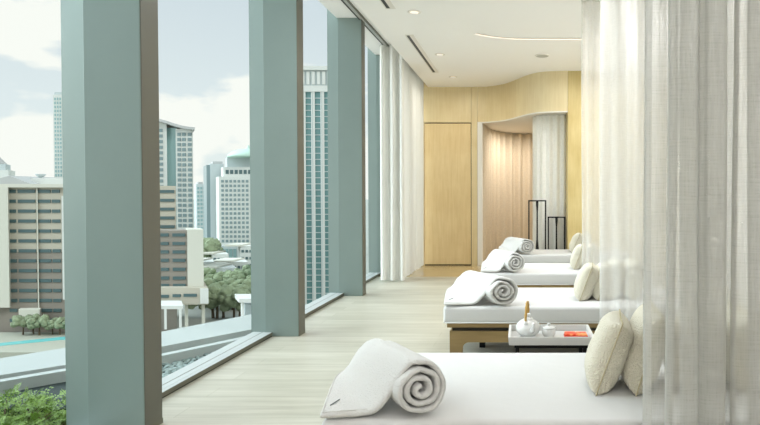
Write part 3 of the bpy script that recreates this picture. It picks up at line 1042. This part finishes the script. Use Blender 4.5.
# hotel slab seen through the first two windows
YA = 190.0
ha = thing('hotel_block', 'long beige hotel block with rows of dark ribbon windows filling the first window', 'building')
part_px('upper_wall', m_beige, ha, YA, 40, (-120, 176, 186, 252))
part_px('lower_wall', m_mauve, ha, YA, 40, (-120, 176, 252, 350))
part_px('side_panel', m_cream, ha, YA - 2, 3, (-40, 8, 187, 308))
part_px('corner_strip', m_bwhite, ha, YA - 0.5, 2, (61.5, 64.5, 196, 300))
part_px('cornice', m_cream, ha, YA - 1.2, 42, (-120, 178, 184, 187.5))
part_px('pilaster', m_cream, ha, YA - 0.6, 1, (36.6, 37.6, 188, 330))
part_px('pale_panel', m_cream, ha, YA - 3, 3, (17, 38, 310, 326))
kA = YA / 600
bm = bmesh.new()
zt = H - (184 - 195) * kA
xs = [(-22 - 522) * kA, (10 - 522) * kA, (31 - 522) * kA]
v = [bm.verts.new((xs[0], YA, zt)), bm.verts.new((xs[2], YA, zt)), bm.verts.new((xs[1], YA, zt + 2.6)),
     bm.verts.new((xs[0], YA + 20, zt)), bm.verts.new((xs[2], YA + 20, zt)), bm.verts.new((xs[1], YA + 20, zt + 2.6))]
for f in ((0, 1, 2), (3, 5, 4), (0, 3, 4, 1), (1, 4, 5, 2), (0, 2, 5, 3)):
    bm.faces.new([v[i] for i in f])
obj('pitched_roof', bm, m_roofg, ha)
part_px('roof_deck', m_bwhite, ha, YA + 4, 12, (31, 70, 178, 184.5))
bm = bmesh.new()
p0 = at(41, 177, YA + 6)
lathe(bm, [(0.2, 0), (1.0, 0.5), (1.5, 1.2), (1.4, 1.25)], p0.x, p0.y, p0.z - 0.3, 20)
obj('satellite_dish', bm, m_bgrey, ha, smooth=True)
cells = []
for r in range(14):
    y = 189.6 + 9.95 * r
    for a, b in ((8.5, 16), (18.4, 35.5), (38.4, 50.8), (52.4, 60.2)):
        if 308 < y + 2 < 328 and a < 38 and b > 17: continue
        cells.append((a, b, y, y + 3.3))
for r in range(5):
    cells.append((159, 174.5, 190 + 8.8 * r, 193 + 8.8 * r))
windows_px(ha, m_teal, YA, cells)

hb = thing('hotel_wing', 'lower projecting brown-banded wing with a blank pale end panel in the second window', 'building')
YB2 = 176.0
part_px('wing_wall', m_mauve, hb, YB2, 6, (140, 188, 230.5, 288))
part_px('end_panel', m_cream, hb, YB2 - 0.6, 8, (187, 203, 229.5, 287.5))
part_px('base_band', m_beige, hb, YB2 - 3, 12, (140, 207, 288, 305))
part_px('base_panel', m_bwhite, hb, YB2 - 3.6, 3, (199.5, 207.6, 289, 304))
for a in (184, 201):
    part_px('pillar', m_cream, hb, YB2, 2, (a, a + 3, 305, 330))
part_px('porch', m_bwhite, hb, YB2 - 12, 8, (158, 182, 306, 309.5))
for a in (163, 178):
    part_px('porch_post', m_bwhite, hb, YB2 - 12, 1, (a, a + 2.5, 309.5, 330))
cells = [(a, b, y, y + 3.2) for y in (233.4, 242, 250.4, 258.8, 267.8, 276.6, 284) for a, b in ((158, 168.5), (172.5, 185))]
windows_px(hb, m_teal, YB2, cells)
windows_px(hb, m_teal, YB2 - 3, [(158, 168, 295, 298), (172, 180, 294.4, 297.4), (183, 196, 294, 297)])

# white apartment tower with swept roof
tw = thing('apartment_tower', 'tall white apartment tower with a swept grey roof in the second window', 'building')
YT = 300.0
part_px('tower_wall', m_bwhite, tw, YT, 22, (150, 167.5, 122.5, 290), (176.5, 193.5, 129, 290))
part_px('recessed_wall', m_bwhite, tw, YT + 5, 16, (160, 178, 124, 290))
part_px('glass_bay', m_tealp, tw, YT + 2, 6, (165.5, 177.5, 128, 290))
kt = YT / 600
def P(i, j):
    px = 148 + 50 * i / 20
    u = i / 20
    py = 119.5 + 8.5 * (u ** 1.5) - 1.2 * math.sin(u * PI * 2)
    q = at(px, py, YT)
    return (q.x - 0.62 * 26 * j, YT - 2 + 26 * j, q.z)
bm = grid(P, 21, 2)
o = obj('swept_roof', bm, m_roofg, tw)
o.modifiers.new('s', 'SOLIDIFY').thickness = 1.3
cells = []
for r in range(19):
    y = 133 + 5.05 * r
    for a, b in ((178.2, 181.6), (183, 186.4), (188.6, 192.4)):
        cells.append((a, b, y, y + 3.1))
for r in range(18):
    y = 129 + 5.6 * r
    cells.append((159.5, 163.5, y, y + 3.2))
windows_px(tw, m_mid, YT, cells[:98])

# slim grey tower and the domed tower beside it
td = thing('grey_tower', 'plain pale grey slab tower with a teal glass edge beside the domed tower', 'building')
part_px('slab', m_bgrey, td, 440, 30, (210.5, 224, 164, 262))
part_px('glass_edge', m_mid, td, 441, 26, (206.8, 210.5, 165, 262))
part_px('roof_plant', m_roofg, td, 445, 12, (213, 223, 161.5, 164))
te = thing('domed_tower', 'stepped white tower topped with a pale green dome in the second window', 'building')
YE = 420.0
part_px('main_wall', m_bwhite, te, YE, 18, (219, 262, 176.5, 246))
part_px('tier', m_bwhite, te, YE + 4, 13, (223.5, 262, 167, 177))
part_px('tier', m_bgrey, te, YE + 7, 9, (227.5, 262, 157.5, 167))
part_px('podium', m_bgrey, te, YE - 4, 22, (219.5, 243, 246, 262))
pd = at(249, 158, YE + 11)
bm = bmesh.new()
lathe(bm, [(14 * math.cos(a), 6.5 * math.sin(a)) for a in [k * PI / 2 / 8 for k in range(8)]] + [(1.2, 6.6), (0.5, 9)], pd.x, pd.y, pd.z, 32)
obj('dome', bm, m_domeg, te, smooth=True)
cells = [(221.5 + 4.1 * c, 223.9 + 4.1 * c, 180 + 4.6 * r, 182.6 + 4.6 * r) for r in range(14) for c in range(7)]
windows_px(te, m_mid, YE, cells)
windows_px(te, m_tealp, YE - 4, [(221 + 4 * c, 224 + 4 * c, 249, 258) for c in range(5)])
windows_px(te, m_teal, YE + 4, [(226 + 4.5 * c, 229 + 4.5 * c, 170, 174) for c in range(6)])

tc_ = thing('distant_tower', 'small pale blue-white tower far off between the white tower and the grey slab', 'building')
part_px('wall', m_bgrey, tc_, 620, 30, (196.5, 206.5, 184, 248))
part_px('roof_cap', m_roofg, tc_, 622, 20, (198, 203, 182, 184))
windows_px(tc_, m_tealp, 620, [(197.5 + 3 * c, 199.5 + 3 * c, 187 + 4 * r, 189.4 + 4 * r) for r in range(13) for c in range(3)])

tf = thing('slender_tower', 'slender high-rise tower showing beside the first column', 'building')
part_px('wall', m_bwhite, tf, 520, 26, (54.5, 74, 95, 250))
part_px('crown', m_bgrey, tf, 522, 22, (56, 73, 92.5, 95))
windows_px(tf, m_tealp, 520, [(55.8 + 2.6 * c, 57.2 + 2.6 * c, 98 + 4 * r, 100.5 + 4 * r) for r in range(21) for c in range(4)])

th_ = thing('stepped_tower', 'low stepped tower top rising behind the hotel at far left', 'building')
part_px('wall', m_bwhite, th_, 480, 30, (-14, 12, 176, 240))
part_px('step', m_bwhite, th_, 483, 24, (-11, 9, 170, 176))
part_px('step', m_bgrey, th_, 486, 18, (-8, 6, 164, 170))
pp = at(-1, 164, 495)
bm = bmesh.new(); lathe(bm, [(5.5, 0), (3.2, 3), (0.3, 6.5)], pp.x, pp.y, pp.z, 8)
obj('spire', bm, m_roofg, th_)

# striped glass tower in the third window
tg = thing('striped_tower', 'tall tower of teal glass strips between white fins in the third window', 'building')
YG_ = 255.0
part_px('core', mat('deep_teal_glass', rgb(112, 152, 152), 0.25, 0.2), tg, YG_, 30, (292, 345, 92, 310))
for k in range(6):
    a = 293.5 + 9.3 * k
    part_px('fin', m_bwhite, tg, YG_ - 0.8, 1.2, (a, a + 3.4, 88, 310))
    part_px('mullion_strip', m_bgrey, tg, YG_ - 0.9, 0.6, (a + 1.4, a + 1.9, 92, 310))
part_px('crown', m_bwhite, tg, YG_ - 1, 32, (291, 346, 66.5, 70.5), (291, 346, 86, 92))
part_px('crown_wall', m_bgrey, tg, YG_, 30, (292, 345, 70.5, 86))
windows_px(tg, m_bwhite, YG_ - 0.2, [(297 + 5.2 * c, 300 + 5.2 * c, 72, 85) for c in range(9)], name='louvre')
for r in range(34):
    part_px('spandrel', m_bgrey, tg, YG_ - 0.3, 0.5, (292, 345, 98 + 6.1 * r, 98.9 + 6.1 * r))

# low white houses between the trees
lowh = [((203, 214, 262, 282), 330, 'low white house furthest left above the city trees'),
        ((212, 228, 254, 272), 380, 'low white block with flat roof behind the trees, upper row'),
        ((216, 236, 268, 280), 300, 'long low cream house directly above the city trees'),
        ((228, 248, 262, 285), 340, 'stepped white house right of the trees near the column'),
        ((240, 256, 246, 268), 390, 'narrow white house block against the right column')]
for i, (r, Y, lab) in enumerate(lowh):
    h = thing('low_house', lab, 'building', group='low houses')
    part_px('wall', m_bwhite, h, Y, 14, (r[0], r[1], r[2], r[3] + 25))
    part_px('parapet', m_cream, h, Y - 0.8, 16, (r[0] - 0.6, r[1] + 0.6, r[2] - 1.2, r[2] + 0.6))
    n = int((r[1] - r[0]) / 4)
    windows_px(h, m_teal, Y, [(r[0] + 1.2 + 4 * c, r[0] + 3.6 + 4 * c, r[2] + 4 + 7 * q, r[2] + 6.6 + 7 * q) for q in range(3) for c in range(n)])
pv = thing('pavilion', 'small white flat-roofed pavilion at the bottom right of the second window', 'building')
part_px('roof', m_bwhite, pv, 165, 8, (238, 262, 299, 303))
for a in (241, 252):
    part_px('post', m_bwhite, pv, 166, 2, (a, a + 2.2, 303, 330))
part_px('wall', m_bgrey, pv, 170, 4, (244, 262, 305, 330))

# trees
def crown_mesh(rnd):
    bm = bmesh.new()
    for _ in range(26):
        c = Vector((rnd.uniform(-.75, .75), rnd.uniform(-.75, .75), rnd.uniform(-.4, .5)))
        c *= 1.0 / max(1.0, c.length * 1.2)
        r = rnd.uniform(0.18, 0.38)
        g_ = bmesh.ops.create_icosphere(bm, subdivisions=3, radius=r)['verts']
        for v in g_:
            n_ = v.co.normalized()
            v.co += n_ * r * 0.35 * noise.noise(n_ * 3.5 + c * 5)
            v.co += n_ * r * 0.16 * noise.noise(n_ * 9 + c * 5)
            v.co += c
    return bm
rt = random.Random(5)
crowns = []
def tree(x, y, r, label, group, zg=GZ):
    t = thing('tree', label, 'tree', (x, y, zg), rt.uniform(0, 6.28), group)
    if len(crowns) < 3:
        c = obj('crown', crown_mesh(rt), m_tree, t, smooth=True)
        bm = bmesh.new(); tube(bm, [(0, 0, 0), (0.03, 0, 0.6), (0, 0, 1.2)], [0.09, 0.07, 0.04], 8)
        k = obj('trunk', bm, m_trunk, t)
        c.location = (0, 0, 1.45)
        crowns.append((c, k))
    else:
        for o in crowns[rt.randrange(3)]:
            q = o.copy(); col.objects.link(q); q.parent = t
    t.scale = (r, r, r * 0.95)
for i in range(22):
    px = 203 + 50 * (i % 8) / 7 + rt.uniform(-2, 2)
    row = i // 8
    Y = (278, 245, 222)[row] + rt.uniform(-5, 5)
    rr = rt.uniform(4.5, 6.5)
    tree((px - 522) * Y / 600, Y, rr, 'broad green tree in the grove beyond the second window', 'grove of city trees')
for i in range(9):
    px = 196 + rt.uniform(0, 20)
    tree((px - 522) * 395 / 600, 395 + rt.uniform(-8, 8), rt.uniform(6, 9), 'dark tree at the foot of the grey tower', 'trees at the tower feet')
for i in range(6):
    px = 22 + 9 * i + rt.uniform(-1.5, 1.5)
    tree((px - 522) * 184 / 600, 184 + rt.uniform(-1, 1), rt.uniform(2.0, 3.0), 'small tree in front of the hotel, seen above the pool', 'trees by the pool', -41.6)
ZD = -41.6
pool = obj('pool', prism([(-152, 172.2), (-137, 181.5), (-128, 181.5), (-128, 177.0), (-136.5, 177.0), (-151, 168.4)], ZD, ZD + 0.15), m_pool)
tag(pool, 'turquoise swimming pool strip at the foot of the hotel', 'pool')
dk = obj('pool_deck', B((-190, -112, 163, 187, GZ, ZD)), mat('pool_deck', rgb(160, 162, 148), 0.9))
tag(dk, 'pale paved podium round the swimming pool', 'deck', kind='structure')

# ------------------------------------------------------------------ sky and light
w = bpy.data.worlds.new('sky')
scene.world = w
w.use_nodes = True
nt = w.node_tree
bg = nt.nodes['Background']
tc = nt.nodes.new('ShaderNodeTexCoord')
sep = nt.nodes.new('ShaderNodeSeparateXYZ')
nt.links.new(tc.outputs['Generated'], sep.inputs[0])
grad = nt.nodes.new('ShaderNodeValToRGB')
e = grad.color_ramp.elements
e[0].position = 0.0; e[0].color = rgb(226, 234, 230)
e[1].position = 1.0; e[1].color = rgb(186, 200, 206)
x = grad.color_ramp.elements.new(0.12); x.color = rgb(218, 228, 230)
x = grad.color_ramp.elements.new(0.32); x.color = rgb(200, 212, 219)
nt.links.new(sep.outputs['Z'], grad.inputs['Fac'])
mp = nt.nodes.new('ShaderNodeMapping')
mp.inputs['Scale'].default_value = (1.6, 1.6, 3.4)
mp.inputs['Location'].default_value = (0.35, 0.1, 0.0)
nt.links.new(tc.outputs['Generated'], mp.inputs['Vector'])
n = nt.nodes.new('ShaderNodeTexNoise')
n.inputs['Scale'].default_value = 3.2
n.inputs['Detail'].default_value = 9
n.inputs['Roughness'].default_value = 0.52
nt.links.new(mp.outputs['Vector'], n.inputs['Vector'])
cr = nt.nodes.new('ShaderNodeValToRGB')
cr.color_ramp.elements[0].position = 0.47
cr.color_ramp.elements[0].color = (0, 0, 0, 1)
cr.color_ramp.elements[1].position = 0.53
cr.color_ramp.elements[1].color = (1, 1, 1, 1)
el = nt.nodes.new('ShaderNodeMath'); el.operation = 'MULTIPLY_ADD'      # cloud bank low, clearer above
el.inputs[1].default_value = -1.1; el.inputs[2].default_value = 0.19
nt.links.new(sep.outputs['Z'], el.inputs[0])
ea = nt.nodes.new('ShaderNodeMath'); ea.operation = 'ADD'
nt.links.new(n.outputs['Fac'], ea.inputs[0]); nt.links.new(el.outputs[0], ea.inputs[1])
nt.links.new(ea.outputs[0], cr.inputs['Fac'])
mx = nt.nodes.new('ShaderNodeMix'); mx.data_type = 'RGBA'
nt.links.new(cr.outputs['Color'], mx.inputs[0])
nt.links.new(grad.outputs['Color'], mx.inputs[6])
mx.inputs[7].default_value = rgb(243, 244, 238)
nt.links.new(mx.outputs[2], bg.inputs['Color'])
# added glow lobe in the unseen window-side sky, lights the room
dt = nt.nodes.new('ShaderNodeVectorMath'); dt.operation = 'DOT_PRODUCT'
dt.inputs[1].default_value = Vector((-0.84, -0.02, 0.55)).normalized()
nt.links.new(tc.outputs['Generated'], dt.inputs[0])
gl = nt.nodes.new('ShaderNodeMapRange'); gl.interpolation_type = 'SMOOTHSTEP'
gl.inputs['From Min'].default_value = 0.70
gl.inputs['From Max'].default_value = 0.98
gl.inputs['To Min'].default_value = 0.92
gl.inputs['To Max'].default_value = 9.5
nt.links.new(dt.outputs['Value'], gl.inputs['Value'])
nt.links.new(gl.outputs[0], bg.inputs['Strength'])

def light(name, kind, loc, energy, color=(1, 1, 1), **kw):
    l = bpy.data.lights.new(name, kind)
    l.energy = energy
    l.color = color
    rot = kw.pop('rot', None)
    for k, v in kw.items():
        setattr(l, k, v)
    o = bpy.data.objects.new(name, l)
    col.objects.link(o)
    o.location = loc
    if rot: o.rotation_euler = rot
    return o
s = light('sun', 'SUN', (0, 0, 50), 1.25, (1.0, 0.97, 0.92), angle=R(12))
s.rotation_euler = Vector((-0.62, 0.45, -0.62)).to_track_quat('-Z', 'Y').to_euler()

# unseen lamp rows added to lift the room, wide soft beams
for x, ys in ((-1.19, (-3, -1, 1, 2.9, 4.8)), (0.4, (-3, -1, 1, 2.9, 4.8)), (1.6, (-3, -1, 1, 2.9, 4.8, 6.79, 8.83))):
    for y in ys:
        light('downlight_and_fill', 'AREA', (x, y, ZC - 0.012), {1: 5, 2.9: 1.5, 4.8: 21, 6.79: 20, 8.83: 18}.get(y, 16), (0.98, 0.98, 1.0), shape='DISK', size=0.06, spread=R(170))
for x, y in ((-1.19, 8.83),):
    light('downlight_and_fill', 'AREA', (x, y, ZC - 0.012), 7, (1.0, 0.98, 0.95), shape='DISK', size=0.06, spread=R(170))
for x, y in ((1.05, 7.4), (1.15, 9.0)):  # extra unseen lamps behind the sheers, added to brighten the far daybeds
    light('downlight_and_fill', 'AREA', (x, y, ZC - 0.012), 8, (1.0, 0.98, 0.95), shape='DISK', size=0.06, spread=R(170))
for x in (-1.19,):
    light('downlight_and_fill', 'AREA', (x, 10.5, ZC - 0.012), 9, (1.0, 0.94, 0.85), shape='DISK', size=0.06, spread=R(170))
for x, y in ((0.05, 12.7), (0.6, 12.0)):
    light('niche_lamp', 'AREA', (x, y, 2.73), 20, (1.0, 0.92, 0.84), shape='DISK', size=0.3, spread=R(175))

# ------------------------------------------------------------------ camera
cam = bpy.data.cameras.new('camera')
co = bpy.data.objects.new('camera', cam)
col.objects.link(co)
co.location = (0.012, 0, H)
th = math.atan(0.0184)
co.rotation_euler = (PI / 2 - th, 0, 0)
cam.sensor_width = 36
cam.lens = 600 / 760 * 36
cam.shift_x = (380 - 522) / 760
cam.shift_y = (206 - 212.5) / 760
cam.clip_end = 8000
scene.camera = co

scene.view_settings.view_transform = 'Standard'
scene.view_settings.look = 'None'
scene.view_settings.gamma = 1
scene.view_settings.use_curve_mapping = False
scene.view_settings.exposure = 0.25
scene.cycles.transparent_max_bounces = 24
scene.cycles.max_bounces = 10
scene.cycles.diffuse_bounces = 6
scene.cycles.sample_clamp_indirect = 6
